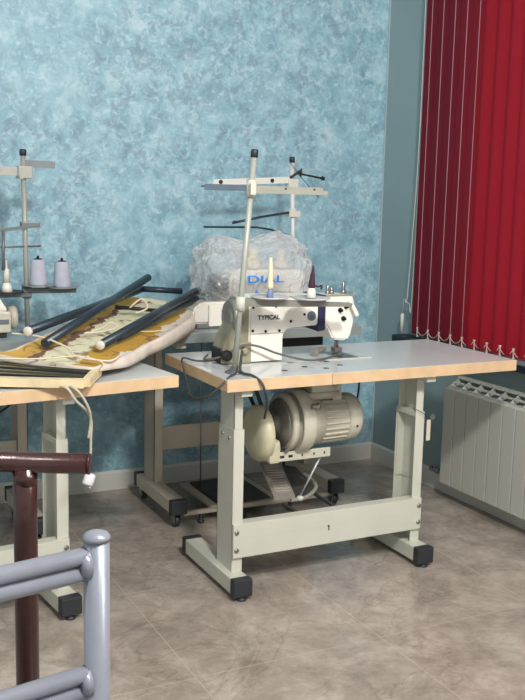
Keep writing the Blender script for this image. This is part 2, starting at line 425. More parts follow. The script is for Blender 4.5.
b.build('pipe', mat('painted_pipe', (120, 140, 144), .4), rad)
b = MB(); b.lathe((1.40, .69, .112), (0, 1, 0), [(0, .013), (.012, .015), (.02, .015), (.03, .011)], 8); b.lathe((1.40, .705, .112), (-.6, 0, .4), [(0, .007), (.022, .008), (.03, .006)], 8)
b.build('valve', STEEL, rad)
b = MB(); b.lathe((1.372, .705, .131), (-.6, 0, .4), [(0, .006), (.010, .007), (.014, .003)], 10); b.build('valve_cap', mat('red_cap', (150, 40, 36), .4), rad)

# ================================================================ tables
def channel(b, x0, x1, y0, y1, z0, z1, side, t=.003):
    # C section, web on the outer side: side=-1 web at x0, side=+1 web at x1
    if side < 0: b.box(x0, x0+t, y0, y1, z0, z1)
    else: b.box(x1-t, x1, y0, y1, z0, z1)
    b.box(x0, x1, y0, y0+t, z0, z1); b.box(x0, x1, y1-t, y1, z0, z1)
def table(name, label, loc, rz, Z=.76, lam=LAMI, edge=WOOD, fr=IRON, cast=False, dz=0.0, x_left=0.0, group=None):
    t = thing(name, label, 'sewing table', loc, rz, group)
    M = world_of(t)
    def B(b, nm, m, par=t):
        b.bm.transform(M); return b.build(nm, m, par)
    th = .040; L0, L1 = x_left, x_left+1.2; W = .562
    z0 = Z - th
    b = MB(); b.prism([(L0+.002, .002), (L1-.002, .002), (L1-.002, W-.002), (L0+.002, W-.002)], 'z', z0, Z)
    B(b, 'tabletop', lam)
    b = MB(); e = .0035
    b.box(L0-.001, L1+.001, -.001, e-.0015, z0+.0005, Z-.0008); b.box(L0-.001, L1+.001, W-e+.0015, W+.001, z0+.0005, Z-.0008)
    b.box(L0-.001, L0+.002, e-.0015, W-e+.0015, z0+.0005, Z-.0008); b.box(L1-.002, L1+.001, e-.0015, W-e+.0015, z0+.0005, Z-.0008)
    B(b, 'edge_band', edge)
    if not cast:
        for hx, hy in ((.26, .10), (.42, .09), (.36, .14), (.50, .13), (.49, .21)):
            b = MB(); b.lathe((hx, hy, Z-.0005), (0, 0, 1), [(0, .011), (.0011, .011)], 14); B(b, 'screw_hole', DARK)
        b = MB(); b.box(.392, .3932, -.0016, .0, z0+.001, Z-.001); B(b, 'edge_seam', DARK)
    zf = dz
    for side, xa, xb in ((-1, .034, .098), (1, .784, .848)):
        b = MB(); b.box(xa, xb, .002, .44, zf+.018, zf+.072, .003)
        ft = B(b, 'foot', fr)
        for (ya, yb, nm) in ((-.014, .022, 'front'), (.425, .458, 'rear')):
            b = MB(); b.box(xa-.003, xb+.003, ya, yb, zf+.014, zf+.076, .006)
            cx = (xa+xb)/2
            if not cast: b.lathe((cx, (ya+yb)/2, 0), (0, 0, 1), [(0, .018), (.006, .019), (.010, .010), (.016, .010)], 14)
            B(b, 'end_cap', RUB, ft)
            if cast:
                cy = (ya+yb)/2 + (.02 if nm == 'front' else -.02)
                b = MB(); b.box(cx-.016, cx-.013, cy-.018, cy+.018, .018, zf+.016); b.box(cx+.013, cx+.016, cy-.018, cy+.018, .018, zf+.016); b.box(cx-.016, cx+.016, cy-.016, cy+.016, zf+.008, zf+.016)
                ca = B(b, 'caster', STEEL, ft)
                b = MB(); b.lathe((cx-.011, cy+.004, .026), (1, 0, 0), [(0, .020), (.003, .026), (.019, .026), (.022, .020)], 20); B(b, 'wheel', RUB, ca)
        xl, xr = (.061, .101) if side < 0 else (.805, .845)
        oy_ = .20 if cast else 0
        b = MB(); channel(b, xl, xr, .078+oy_, .204+oy_, zf+.070, .572, side)
        lg = B(b, 'leg', fr)
        b = MB(); channel(b, xl+.004, xr-.004, .084+oy_, .198+oy_, .30, z0-.022, side)
        up = B(b, 'leg_extension', fr)
        for by, bz in ((.164+oy_, .544), (.109+oy_, .539)):
            b = MB(); b.lathe(((xl if side < 0 else xr), by, bz), (side, 0, 0), [(-.004, .004), (0, .0065), (.004, .0065), (.005, .003)], 10)
            B(b, 'adjusting_bolt', SCREW, lg)
        b = MB(); b.box(xl, xr, .02, .54, z0-.024, z0-.001, .003)
        B(b, 'top_bracket', fr)
        if side > 0:
            # clamp plate across the open side of the channel
            b = MB(); b.box(xl, xr-.003, .081+oy_, .2+oy_, .555, .572); B(b, 'clamp_plate', fr)
    if cast: return t
    b = MB(); b.box(.062, .842, .066, .076, zf*.9+.122, zf*.9+.243, .002); b.box(.104, .802, .0655, .067, zf*.9+.190, zf*.9+.192)
    b.box(.062, .842, .076, .11, zf*.9+.240, zf*.9+.243)
    br = B(b, 'crossbar', fr)
    for px in (.074, .830):
        for pz in (.150, .214):
            b = MB(); b.lathe((px, .066, zf*.9+pz), (0, -1, 0), [(0, .0085), (.003, .0085), (.005, .004)], 12); B(b, 'bolt', SCREW, br)
    return t
T1 = table('sewing_table', 'white topped sewing table with a wooden edge, carrying the white sewing machine', (0, 0, 0), 0)
b = MB(); b.box(.437, .441, .0648, .0662, .172, .190); b.box(.434, .440, .0648, .0662, .186, .192); b.build('keyhole_slot', DARK, T1)
for cx_, ch in ():
    pass
a2 = math.radians(7.3)
# its front right corner stands at (-.115,.145)
o2 = Vector((-.115, .140, 0)) - Vector((1.2*math.cos(a2), 1.2*math.sin(a2), 0))
T2 = table('sewing_table', 'sewing table at the left with the ironing board lying on its wooden-edged top', o2, a2)
T3 = table('sewing_table', 'grey topped sewing table on casters along the back wall behind the white sewing machine', (.06, .735, 0), 0, .805, LAMID, GREYEDGE, IRONB, True, .045, -.29, 'tables along the back wall')
T4 = table('sewing_table', 'grey topped sewing table on casters at the far left under the beige sewing machine', (-1.262, .735, 0), 0, .805, LAMID, GREYEDGE, IRONB, True, .045, -.175, 'tables along the back wall')

# wide rail between the legs at the back of the rear table
for T, xa in ((T3, .06), (T4, -1.262)):
    b = MB(); b.box(xa+.10, xa+.806, 1.035, 1.047, .250, .355, .002); b.box(xa+.10, xa+.806, 1.0335, 1.036, .323, .3245)
    b.build('rear_crossbar', IRONB, T)

# ================================================================ sewing machine on the front table
sm = thing('sewing_machine', 'white industrial lockstitch sewing machine with black lettering on the front table', 'sewing machine', (.42, .38, .762))
Z = .762
# arm, pillar and head in one casting
prof = [(.245, Z+.004), (.372, Z+.004), (.372, Z+.085), (.380, Z+.104), (.400, Z+.113), (.528, Z+.118), (.548, Z+.108), (.562, Z+.080), (.574, Z+.064), (.628, Z+.060), (.640, Z+.072), (.652, Z+.12), (.656, Z+.160), (.652, Z+.204), (.640, Z+.216), (.45, Z+.219), (.26, Z+.221), (.245, Z+.212)]
b = MB(); b.prism(prof, 'y', .33, .44, .006); b.build('body', MACH, sm)
b = MB();  b.box(.249, .369, .3275, .3295, Z+.006, Z+.096, .001)
b.build('lower_panel', MACH, sm)
b = MB(); b.box(.247, .371, .3285, .3305, Z+.0965, Z+.0985); b.build('panel_seam', KHAKI, sm)
for (px, pz) in ((.257, .185), (.342, .187), (.432, .188), (.257, .108), (.305, .105), (.357, .105), (.400, .135), (.452, .156)):
    b = MB(); b.lathe((px, .3295, Z+pz), (0, -1, 0), [(0, .0046), (.003, .0046), (.004, .002)], 10); b.build('screw', DSCREW, sm)
b = MB(); b.lathe((.480, .3295, Z+.150), (0, -1, 0), [(0, .0165), (.003, .0165), (.0045, .013), (.0045, .001)], 24); b.build('oil_sight_window', mat('sight_glass', (96, 112, 118), .15), sm)
b = MB(); b.box(.245, .660, .3285, .331, Z+.2165, Z+.219); b.build('top_seam', KHAKI, sm)
for (px, pz, r) in ((.594, .166, .0085), (.617, .177, .0075), (.608, .137, .0085)):
    b = MB(); b.lathe((px, .330, Z+pz), (0, -1, 0), [(0, r), (.004, r), (.005, r*.6), (.016, r*.6), (.018, r*.3)], 14); b.build('tension_knob', DSCREW, sm)
b = MB(); b.tube([(.632, .322, Z+.190), (.638, .312, Z+.175), (.648, .308, Z+.155), (.652, .308, Z+.148)], .008, 8, 4); b.lathe((.634, .331, Z+.196), (0, -1, 0), [(0, .011), (.008, .011), (.01, .005)], 14)
b.build('take_up_lever', MACH, sm)
b = MB(); b.tube([(.612, .385, Z+.064), (.612, .385, Z+.022)], .004, 8); b.tube([(.612, .385, Z+.03), (.612, .385, Z+.002)], .0012, 6)
b.tube([(.628, .40, Z+.064), (.628, .40, Z+.02)], .0045, 8); b.build('needle_bar', STEEL, sm)
b = MB(); b.box(.604, .632, .372, .405, Z+.012, Z+.030, .003); b.box(.598, .624, .345, .385, Z+.004, Z+.009, .002); b.tube([(.634, .40, Z+.058), (.650, .39, Z+.058), (.656, .385, Z+.05)], .003, 6)
b.build('presser_foot', STEEL, sm)
for (px, h_) in ((.572, .030), (.588, .022), (.636, .040)):
    b = MB(); b.lathe((px, .385, Z+.215), (0, 0, 1), [(0, .009), (.012, .009), (.014, .005), (h_, .0055), (h_+.003, .003)], 12); b.build('thread_post', STEEL, sm)
# handwheel at the left end
b = MB(); b.lathe((.190, .385, Z+.146), (1, 0, 0), [(0, .016), (.0, .030), (.004, .032), (.004, .046), (0, .050), (.0, .058), (.006, .062), (.020, .062), (.026, .054), (.034, .05), (.036, .02), (.062, .018)], 36); b.build('handwheel', mat('worn_grey_wheel', (150, 150, 144), .4, .3, .1, 40), sm)
# khaki rear column and belt guard
b = MB(); b.prism([(.150, Z+.002), (.262, Z+.002), (.248, Z+.055), (.248, Z+.212), (.214, Z+.214), (.204, Z+.15), (.172, Z+.10), (.155, Z+.05)], 'y', .338, .436, .004); b.build('belt_guard', KHAKI, sm)
b = MB(); b.box(.148, .190, .35, .43, Z+.002, Z+.050, .006); b.lathe((.165, .345, Z+.03), (0, -1, 0), [(0, .018), (.02, .018), (.024, .008)], 14); b.build('bobbin_winder', DARK, sm)
b = MB(); b.box(.20, .252, .325, .338, Z+.002, Z+.072, .004); b.lathe((.226, .325, Z+.045), (0, -1, 0), [(0, .012), (.012, .012), (.014, .006)], 12); b.build('oil_stained_bracket', KHAKI, sm)
b = MB(); b.box(.205, .72, .305, .462, Z-.0015, Z+.0012); b.build('bed_plate', mat('bed_enamel', (196, 200, 198), .3, 0, .05, 20), sm)
b = MB(); b.box(.592, .640, .315, .455, Z+.0012, Z+.0024); b.box(.642, .668, .315, .455, Z+.0012, Z+.0024); b.build('throat_plate', STEEL, sm)
text('brand_lettering', 'TYPICAL', .0205, Matrix.Translation((.316, .3290, Z+.150)) @ Matrix.Rotation(PI/2, 4, 'X') @ Matrix.Diagonal((1.05, 1, 1, 1)), BLACKTXT, sm, .0005, .0005)

# oil can / folded cloth bundle beside the needle
b = MB(); b.tube([(.492, .30, Z+.016), (.52, .325, Z+.018), (.56, .345, Z+.016)], .016, 10, 4, .008)
bmesh.ops.scale(b.bm, vec=(1, 1, 1), verts=b.bm.verts)
for v in b.bm.verts: v.co += Vector(noise.noise_vector(v.co*60))*.004
cl = b.build('cloth_scrap', mat('grey_rag', (136, 132, 124), .9, 0, .25, 60)); centre(cl); cl.location.z = Z+.001
tag(cl, 'small crumpled grey rag beside the needle on the front table', 'rag')
# navy cloth band tied round the arm
b = MB(); b.box(.520, .548, .322, .448, Z+.098, Z+.2205, .004)
for v in b.bm.verts: v.co += Vector(noise.noise_vector(v.co*45))*.003
nb = b.build('cloth_band', NAVY); tag(nb, 'navy blue cloth band wrapped around the white machine arm', 'cloth'); centre(nb)

# ================================================================ motor under the front table
mo = thing('clutch_motor', 'cream clutch motor with ribbed housing hanging under the front table', 'motor', (.45, .30, .72))
ax = Vector((1, 0, 0)); oz = .525; oy = .30
b = MB(); b.lathe((0, oy, oz), ax, [(.302, .018), (.302, .030), (.325, .034), (.338, .045), (.345, .086), (.352, .090), (.360, .086), (.364, .04)], 40); b.build('clutch_disc', mat('grey_cast', (128, 126, 116), .45, .3, .15, 30), mo)
b = MB(); b.lathe((0, oy, oz), ax, [(.356, .096), (.356, .108), (.380, .108), (.380, .096), (.357, .096)], 48); b.build('clutch_ring', MOTOR, mo)
b = MB(); b.lathe((0, oy, oz), ax, [(.378, .086), (.398, .088), (.398, .104), (.392, .117), (.398, .121), (.440, .121), (.452, .112), (.462, .098), (.50, .094), (.50, .088), (.61, .086), (.625, .084), (.66, .080), (.668, .070), (.672, .055), (.672, .001)], 48); b.build('housing', MOTOR, mo)
b = MB()
for k in range(26):
    a = 2*PI*k/26
    d = Vector((0, math.cos(a), math.sin(a)))
    b.bar(Vector((.502, oy, oz)) + d*.090, Vector((.605, oy, oz)) + d*.088, .004, .010, up=d)
b.build('cooling_ribs', MOTOR, mo)
b = MB(); b.lathe((0, oy, oz), ax, [(.606, .087), (.606, .093), (.655, .089), (.668, .080), (.675, .062), (.675, .058)], 48); b.build('end_cover', MOTOR, mo)
b = MB(); b.lathe((.636, oy-.087, oz-.02), (0, -1, 0), [(0, .005), (.004, .004)], 8); b.build('cover_screw', DSCREW, mo)
b = MB(); b.lathe((.672, oy+.02, oz), ax, [(0, .012), (.02, .012), (.026, .006)], 12); b.build('end_knob', MOTOR, mo)
# pulley cover: rounded disc with a notch in its upper right
b = MB()
cpol = []
R0 = .107
for k in range(41):
    a = math.radians(20 + 320*k/40 + 0)
    cpol.append((oy-.03 + .78*R0*math.cos(a+PI), oz-.028 + R0*math.sin(a+PI)*.98))
b.lathe((.222, oy-.02, oz-.028), ax, [(0, .004), (.001, .045), (.006, .080), (.016, .097), (.030, .104), (.050, .104), (.052, .100), (.020, .094)], 44)
b.build('pulley_cover', COVERM, mo)
b = MB(); b.box(.262, .308, oy-.10, oy+.03, oz-.128, oz-.045, .012); b.build('cover_skirt', COVERM, mo)
b = MB(); b.lathe((.276, oy, oz), ax, [(0, .040), (.004, .044), (.009, .034), (.014, .044), (.018, .040)], 28); b.build('pulley', DARK, mo)
b = MB(); b.lathe((.25, oy, oz), ax, [(0, .012), (.06, .012)], 12); b.build('shaft', STEEL, mo)
# V belt up to the handwheel through the top
b = MB(); b.tube([(.285, oy-.038, oz+.01), (.235, .325, .715), (.225, .338, .76), (.222, .342, .90)], .0075, 8); b.tube([(.285, oy+.040, oz+.02), (.235, .412, .70), (.222, .43, .90)], .0075, 8)
b.build('drive_belt', RUB, mo)
# mounting
b = MB(); b.box(.405, .600, oy-.045, oy+.06, .676, .719, .004); b.box(.455, .56, oy-.055, oy+.055, .610, .685, .008); b.lathe((.44, oy-.052, .628), (1, 0, 0), [(0, .012), (.13, .012)], 14); b.box(.55, .585, oy-.05, oy-.04, .60, .70)
b.build('mounting_bracket', MOTOR, mo)
b = MB(); b.lathe((.425, oy-.11, .602), (1, 0, -.1), [(0, .009), (.02, .009), (.021, .013), (.03, .013)], 12); b.lathe((.55, oy-.058, .665), (0, -1, 0), [(0, .010), (.012, .010)], 12)
b.build('hinge_bolt', SCREW, mo)
# lever arm with slots
b = MB(); b.box(.300, .545, .248, .254, .388, .424, .003); b.box(.300, .545, .254, .286, .388, .392); b.box(.300, .325, .245, .30, .388, .47, .003); b.build('lever_arm', MOTOR, mo)
for px in (.33, .365, .42, .47, .515):
    b = MB(); b.box(px, px+(.018 if px < .4 else .006), .2472, .2486, .401, .411, .001); b.build('slot', DARK, mo)
b = MB(); b.tube([(.25, .235, .405), (.31, .24, .405)], .008, 8); b.lathe((.315, .243, .44), (0, -1, 0), [(0, .012), (.01, .012)], 8); b.lathe((.352, .246, .432), (0, -1, 0), [(0, .009), (.01, .009)], 8); b.build('lever_bolt', STEEL, mo)
b = MB(); b.tube([(.668, .33, .56), (.70, .33, .57), (.712, .33, .62), (.712, .33, .719)], .004, 8, 6); b.build('motor_lead', BCABLE, mo)
sw = MB().box(.60, .80, .25, .36, .700, .7195, .004).build('switch_box', DARK); tag(sw, 'flat dark switch box screwed under the front tabletop', 'switch box'); centre(sw)
opn = MB().box(.215, .70, .305, .46, .655, .7195, .01).build('oil_pan', mat('black_pan', (40, 42, 44), .5)); tag(opn, 'dark shallow oil pan under the front tabletop above the motor', 'oil pan'); centre(opn)

# ================================================================ treadles
tr = thing('foot_treadle', 'grey ridged foot treadle hanging behind the front table crossbar', 'treadle', (.48, .46, .19))
def tz(y): return .205 + (y-.35)*.27
def quad_plate(b, P, th=.008):
    a = [b.bm.verts.new(p) for p in P]; c = [b.bm.verts.new((p[0], p[1], p[2]-th)) for p in P]; n = len(P)
    b.bm.faces.new(a); b.bm.faces.new(list(reversed(c)))
    for k in range(n): b.bm.faces.new((a[k], c[k], c[(k+1) % n], a[(k+1) % n]))
P = [(.365, .355), (.452, .345), (.515, .60), (.425, .605)]
b = MB(); quad_plate(b, [(x, y, tz(y)+.012) for x, y in P], .014); pad = b.build('pad', TREAD, tr)
b = MB()
for k in range(11):
    f = .14 + .72*k/10
    a0 = Vector((P[0][0]+(P[3][0]-P[0][0])*f+.012, P[0][1]+(P[3][1]-P[0][1])*f, 0)); a1 = Vector((P[1][0]+(P[2][0]-P[1][0])*f-.012, P[1][1]+(P[2][1]-P[1][1])*f, 0))
    a0.z = tz(a0.y)+.014; a1.z = tz(a1.y)+.014
    b.bar(a0, a1, .007, .005)
b.build('ridge', mat('ridge_paint', (172, 164, 154), .5), pad)
b = MB(); b.tube([(.43, .338, tz(.338)), (.50, .345, tz(.345)), (.575, .40, tz(.40)), (.585, .47, tz(.47)), (.575, .50, tz(.5))], .0085, 8, 8); b.build('frame', mat('pale_cast', (150, 146, 136), .5), tr)
b = MB(); quad_plate(b, [(.455, .352, tz(.352)-.002), (.505, .352, tz(.352)-.002), (.572, .41, tz(.41)-.002), (.570, .56, tz(.56)-.002), (.515, .59, tz(.59)-.002)], .006); b.build('side_plate', TREADD, tr)
b = MB(); b.bar((.40, .345, .19), (.40, .08, .19), .012, .01); b.bar((.56, .40, .20), (.56, .08, .19), .012, .01); b.build('support_arm', TREADD, tr)
b = MB(); b.tube([(.516, .262, .398), (.470, .338, .212)], .0038, 8); b.lathe((.470, .338, .196), (0, 0, 1), [(0, .010), (.008, .013), (.016, .013), (.02, .006)], 12); b.lathe((.516, .262, .39), (0, 0, 1), [(0, .007), (.02, .007)], 10)
b.build('pull_rod', WHITEBAR, tr)

tr2 = thing('foot_treadle', 'dark flat treadle in a pale frame on the floor behind the front table leg', 'treadle', (.44, .93, .06))
b = MB(); b.box(.325, .565, .78, 1.10, .060, .072, .003); b.build('pad', TREADD, tr2)
b = MB(); b.box(.285, .318, .765, 1.12, .052, .066, .002); b.box(.572, .602, .765, 1.12, .052, .066, .002); b.box(.160, .89, .758, .776, .040, .058, .002); b.box(.285, .602, 1.108, 1.124, .052, .066, .002); b.build('frame', IRONB, tr2)
for px in (.24, .44, .66):
    b = MB(); b.lathe((px, .767, 0), (0, 0, 1), [(0, .014), (.01, .014), (.012, .008), (.042, .008)], 12)
    b.build('support_foot', RUB, tr2)
b = MB(); b.tube([(.335, 1.0, .07), (.333, 1.0, .40), (.333, 1.0, .74)], .0028, 6); b.lathe((.333, 1.0, .46), (0, 0, 1), [(0, .006), (.02, .006)], 8); b.build('pull_rod', STEEL, tr2)

# ================================================================ thread stands
def pole(b, p0, p1, r): b.tube([p0, p1], r, 14)
ts = thing('thread_stand', 'tall pale thread stand clamped to the left corner of the front table', 'thread stand', (.076, .115, .76))
b = MB(); pole(b, (.076, .115, .7615), (.134, .115, 1.478), .0098); b.build('pole', mat('pole_grey_paint', (168, 172, 162), .4, .1), ts)
b = MB(); b.lathe((.1338, .115, 1.474), (.08, 0, 1), [(0, .0125), (.022, .0125), (.026, .009)], 14); b.build('pole_cap', RUB, ts)
b = MB(); b.lathe((.076, .115, .7612), (0, 0, 1), [(0, .032), (.004, .032), (.006, .016), (.020, .015)], 20); b.build('base_nut', STEEL, ts)
b = MB(); b.lathe((.1235, .115, 1.345), (.08, 0, 1), [(0, .017), (.055, .017)], 16); b.box(.110, .130, .085, .10, 1.352, 1.39, .003); b.build('collar', IRON, ts)
# upper guide arms
b = MB(); b.box(-.048, .100, .098, .128, 1.374, 1.379); b.box(-.048, .100, .0965, .098, 1.364, 1.384); b.build('upper_arm', ARMSHADE, ts)
b = MB(); b.box(.118, .405, .095, .130, 1.364, 1.368); b.box(.118, .405, .126, .130, 1.364, 1.383); b.box(.118, .405, .0935, .095, 1.358, 1.372)
b.lathe((.405, .1125, 1.364), (0, 0, 1), [(0, .0175), (.004, .0175)], 18); b.build('upper_arm', mat('grey_beige_arm', (158, 158, 146), .4, .1, .08), ts)
for px in (.26, .37):
    b = MB(); b.lathe((px, .126, 1.375), (0, -1, 0), [(0, .004), (.001, .004)], 10); b.build('thread_hole', DARK, ts)
# spool tray
b = MB(); b.prism([(.09, .985), (.525, .972), (.525, .984), (.10, 1.012), (.09, 1.012)], 'y', .10, .132, .001); b.build('tray_arm', mat('greyish_arm', (146, 146, 136), .4, .3, .1), ts)
b = MB(); b.lathe((.094, .115, .972), (.06, 0, 1), [(0, .017), (.045, .017)], 14); b.build('tray_collar', IRON, ts)
for px, pz in ((.202, 1.008), (.362, 1.000)):
    b = MB(); b.lathe((px, .110, pz), (0, 0, 1), [(0, .010), (.002, .060), (.006, .067), (.009, .066), (.005, .058), (.004, .010)], 30); b.build('spool_dish', mat('pearl_plastic', (196, 198, 196), .35), ts)
b = MB(); b.lathe((.202, .110, 1.010), (0, 0, 1), [(0, .012), (.02, .009), (.045, .006)], 12); b.build('spool_pin', mat('blue_grey_pin', (120, 136, 176), .4), ts)
sp1 = MB(); sp1.lathe((.202, .110, 1.042), (0, 0, 1), [(0, .0105), (.01, .011), (.06, .008), (.105, .0045)], 16); o = sp1.build('thread_cone', CREAMTH); centre(o); tag(o, 'slim cream thread cone standing on the front stand tray', 'thread cone')
cn = thing('thread_cone', 'dark maroon thread cone in a white cup on the front stand tray', 'thread cone', (.362, .110, 1.005))
b = MB(); b.lathe((.362, .110, 1.007), (0, 0, 1), [(0, .018), (.028, .014), (.036, .010)], 18); b.build('cup', MACH, cn)
b = MB(); b.lathe((.362, .110, 1.040), (.06, 0, 1), [(0, .011), (.01, .012), (.045, .008), (.078, .0025)], 14); b.tube([(.368, .105, 1.05), (.383, .10, 1.046), (.396, .10, 1.050), (.394, .10, 1.036)], .0035, 6, 4); b.build('wound_thread', DTHREAD, cn)

ts2 = thing('thread_stand', 'white thread stand rising behind the plastic wrapped machine', 'thread stand', (.775, 1.02, .805))
b = MB(); pole(b, (.790, 1.02, .806), (.762, 1.02, 1.503), .0095); b.build('pole', WHITEBAR, ts2)
b = MB(); b.lathe((.7618, 1.02, 1.500), (-.04, 0, 1), [(0, .0125), (.022, .0125), (.026, .009)], 14); b.build('pole_cap', RUB, ts2)
b = MB(); b.prism([(.375, 1.392), (.74, 1.410), (.74, 1.438), (.375, 1.416)], 'y', 1.000, 1.004); b.build('guide_arm', WHITEBAR, ts2)
for px in (.41, .54, .655):
    b = MB(); b.lathe((px, 1.0, 1.386+px*.05), (0, -1, 0), [(0, .009), (.003, .009), (.003, .005), (.001, .004)], 12); b.build('thread_guide', DARK, ts2)
b = MB(); b.box(.735, .785, .995, 1.035, 1.392, 1.43, .004); b.build('collar', IRON, ts2)
b = MB(); b.bar((.745, 1.0, 1.435), (.79, .995, 1.465), .02, .008); b.tube([(.77, .995, 1.455), (.90, .985, 1.435)], .0045, 8); b.lathe((.895, .985, 1.436), (1, 0, -.15), [(0, .009), (.012, .009)], 10); b.tube([(.74, 1.0, 1.50), (.80, .99, 1.43), (.88, .98, 1.35)], .0015, 5); b.tube([(.79, .99, 1.44), (.79, .985, 1.475)], .004, 6)
b.build('tension_arm', DARK, ts2)
b = MB(); b.lathe((.772, 1.02, 1.265), (0, 0, 1), [(0, .016), (.035, .016)], 14); b.box(.745, .80, 1.0, 1.04, 1.262, 1.290, .003); b.build('clamp', IRON, ts2)
b = MB(); b.tube([(.765, 1.01, 1.285), (.60, .99, 1.262), (.46, .98, 1.235)], .0055, 8); b.tube([(.47, .98, 1.236), (.47, .98, 1.245)], .008, 8); b.build('thread_arm', TUBE, ts2)
b = MB(); b.box(.365, .62, 1.06, 1.075, 1.210, 1.219, .001); b.tube([(.62, 1.065, 1.214), (.69, 1.07, 1.205)], .0045, 8); b.tube([(.765, 1.03, 1.18), (.69, 1.07, 1.205)], .0045, 8); b.build('wire_guide', TUBE, ts2)

STANDG = mat('stand_grey_paint', (164, 164, 154), .4, .1, .08, 20); STANDM = mat('stand_dark_grey', (112, 118, 118), .4, .3, .1, 20)
ts3 = thing('thread_stand', 'thread stand with two lilac spools behind the left table', 'thread stand', (-.43, .95, .805))
b = MB(); pole(b, (-.425, .95, .806), (-.432, .95, 1.485), .0098); b.build('pole', STANDG, ts3)
b = MB(); b.lathe((-.432, .95, 1.481), (0, 0, 1), [(0, .013), (.020, .013), (.024, .009)], 14); b.build('pole_cap', RUB, ts3)
b = MB(); b.lathe((-.425, .95, .8062), (0, 0, 1), [(0, .03), (.004, .03), (.006, .016), (.018, .015)], 18); b.build('base_nut', STANDM, ts3)
b = MB(); b.box(-.80, -.42, .94, .944, 1.405, 1.438); b.box(-.80, -.42, .944, .97, 1.405, 1.409); b.build('guide_arm', STANDG, ts3)
b = MB(); b.bar((-.435, .945, 1.452), (-.315, .93, 1.449), .004, .026); b.bar((-.435, .96, 1.464), (-.315, .945, 1.461), .030, .003); b.build('guide_arm', STANDM, ts3)
for px in (-.53,):
    b = MB(); b.lathe((px, .94, 1.42), (0, -1, 0), [(0, .009), (.003, .009), (.003, .005), (.001, .004)], 12); b.build('thread_guide', DARK, ts3)
b = MB(); b.box(-.455, -.40, .93, .975, 1.395, 1.442, .004); b.lathe((-.445, .93, 1.40), (0, -1, 0), [(0, .008), (.012, .008)], 10); b.build('collar', STANDG, ts3)
b = MB(); b.bar((-.39, .94, 1.218), (-.56, .93, 1.195), .012, .012); b.box(-.445, -.375, .932, .968, 1.212, 1.232, .003); b.tube([(-.37, .95, 1.14), (-.60, .93, 1.135)], .0035, 8); b.build('thread_arm', STANDM, ts3)
b = MB(); b.tube([(-.515, .93, 1.20), (-.518, .93, 1.05)], .006, 8); b.build('hanging_pin', STANDM, ts3)
b = MB(); b.box(-.445, -.235, .93, .955, .958, .978, .002); b.box(-.66, -.41, .93, .955, .945, .965, .002); b.lathe((-.427, .95, .94), (0, 0, 1), [(0, .018), (.05, .018)], 14); b.box(-.43, -.41, .935, .96, .94, .99, .002); b.build('tray_arm', STANDM, ts3)
DISH = mat('grey_dish', (150, 156, 158), .4, .2)
for px, pz, mm_ in ((-.385, .985, DISH), (-.292, .976, DISH), (-.505, .962, RUB)):
    b = MB(); b.lathe((px, .935, pz), (0, 0, 1), [(0, .010), (.002, .058), (.005, .065), (.008, .064), (.004, .056), (.004, .010)], 28); b.build('spool_dish', mm_, ts3)
for px, pz, lb in ((-.385, .990, 'lilac grey thread spool on the tray, the one nearer the stand pole'), (-.292, .981, 'lilac grey thread spool at the outer end of the stand tray')):
    s_ = thing('thread_spool', lb, 'thread spool', (px, .935, pz), 0, 'lilac spools on the left stand')
    b = MB(); b.lathe((px, .935, pz), (0, 0, 1), [(0, .032), (.003, .034), (.008, .034), (.095, .0275), (.100, .025)], 28); b.build('wound_thread', THREAD, s_)
    b = MB(); b.lathe((px, .935, pz+.1), (0, 0, 1), [(0, .017), (.003, .016), (.004, .005), (.014, .0045)], 16); b.build('core', DSCREW, s_)
s_ = thing('thread_spool', 'small thin white spool on the black dish left of the stand pole', 'thread spool', (-.505, .935, .967))
b = MB(); b.lathe((-.505, .935, .967), (0, 0, 1), [(0, .022), (.02, .018), (.035, .012)], 18); b.build('cup', MACH, s_)
b = MB(); b.lathe((-.505, .935, 1.002), (0, 0, 1), [(0, .012), (.05, .010), (.055, .004), (.085, .003)], 14); b.build('wound_thread', CAPW, s_)

# ================================================================ wrapped machine on the rear table
om = thing('sewing_machine', 'white sewing machine covered by the clear plastic bag on the rear table', 'sewing machine', (.52, .93, .806))
b = MB(); b.prism([(.225, .826), (.225, .880), (.245, .905), (.270, .915), (.395, .915), (.395, .826)], 'y', .84, .97, .008); b.build('control_box', MACH, om)
b = MB(); b.box(.24, .82, .835, .975, .8065, .826, .004); b.build('bed', mat('grey_bed', (118, 118, 112), .5), om)
b = MB(); b.box(.29, .41, .826, .84, .815, .905, .004); b.build('side_cover', MACH, om)
b = MB(); b.tube([(.345, .8245, .878), (.352, .8245, .874), (.352, .8245, .858), (.346, .8245, .852)], .0018, 6, 4); b.build('embossed_mark', DARK, om)
b = MB(); b.prism([(.40, .826), (.55, .826), (.555, .93), (.60, .94), (.70, .935), (.705, .88), (.76, .88), (.765, 1.02), (.74, 1.04), (.42, 1.045), (.40, 1.02)], 'y', .86, .96, .012); b.build('body', MACH, om)
b = MB(); b.lathe((.33, .905, .97), (1, 0, 0), [(0, .04), (.004, .055), (.02, .06), (.03, .055), (.035, .02), (.08, .018)], 28); b.build('handwheel', STEEL, om)
for px, py, c_, lb in ((.52, .90, CREAMTH, 'cream thread cone showing through the middle of the plastic bag'), (.66, .91, CAPW, 'white thread cone inside the plastic bag near its right end')):
    z_ = .917 if px < .4 else 1.047
    b = MB(); b.lathe((px, py, z_), (0, 0, 1), [(0, .034), (.01, .036), (.07, .018), (.085, .008)], 20); o = b.build('thread_cone', c_); tag(o, lb, 'thread cone'); centre(o)
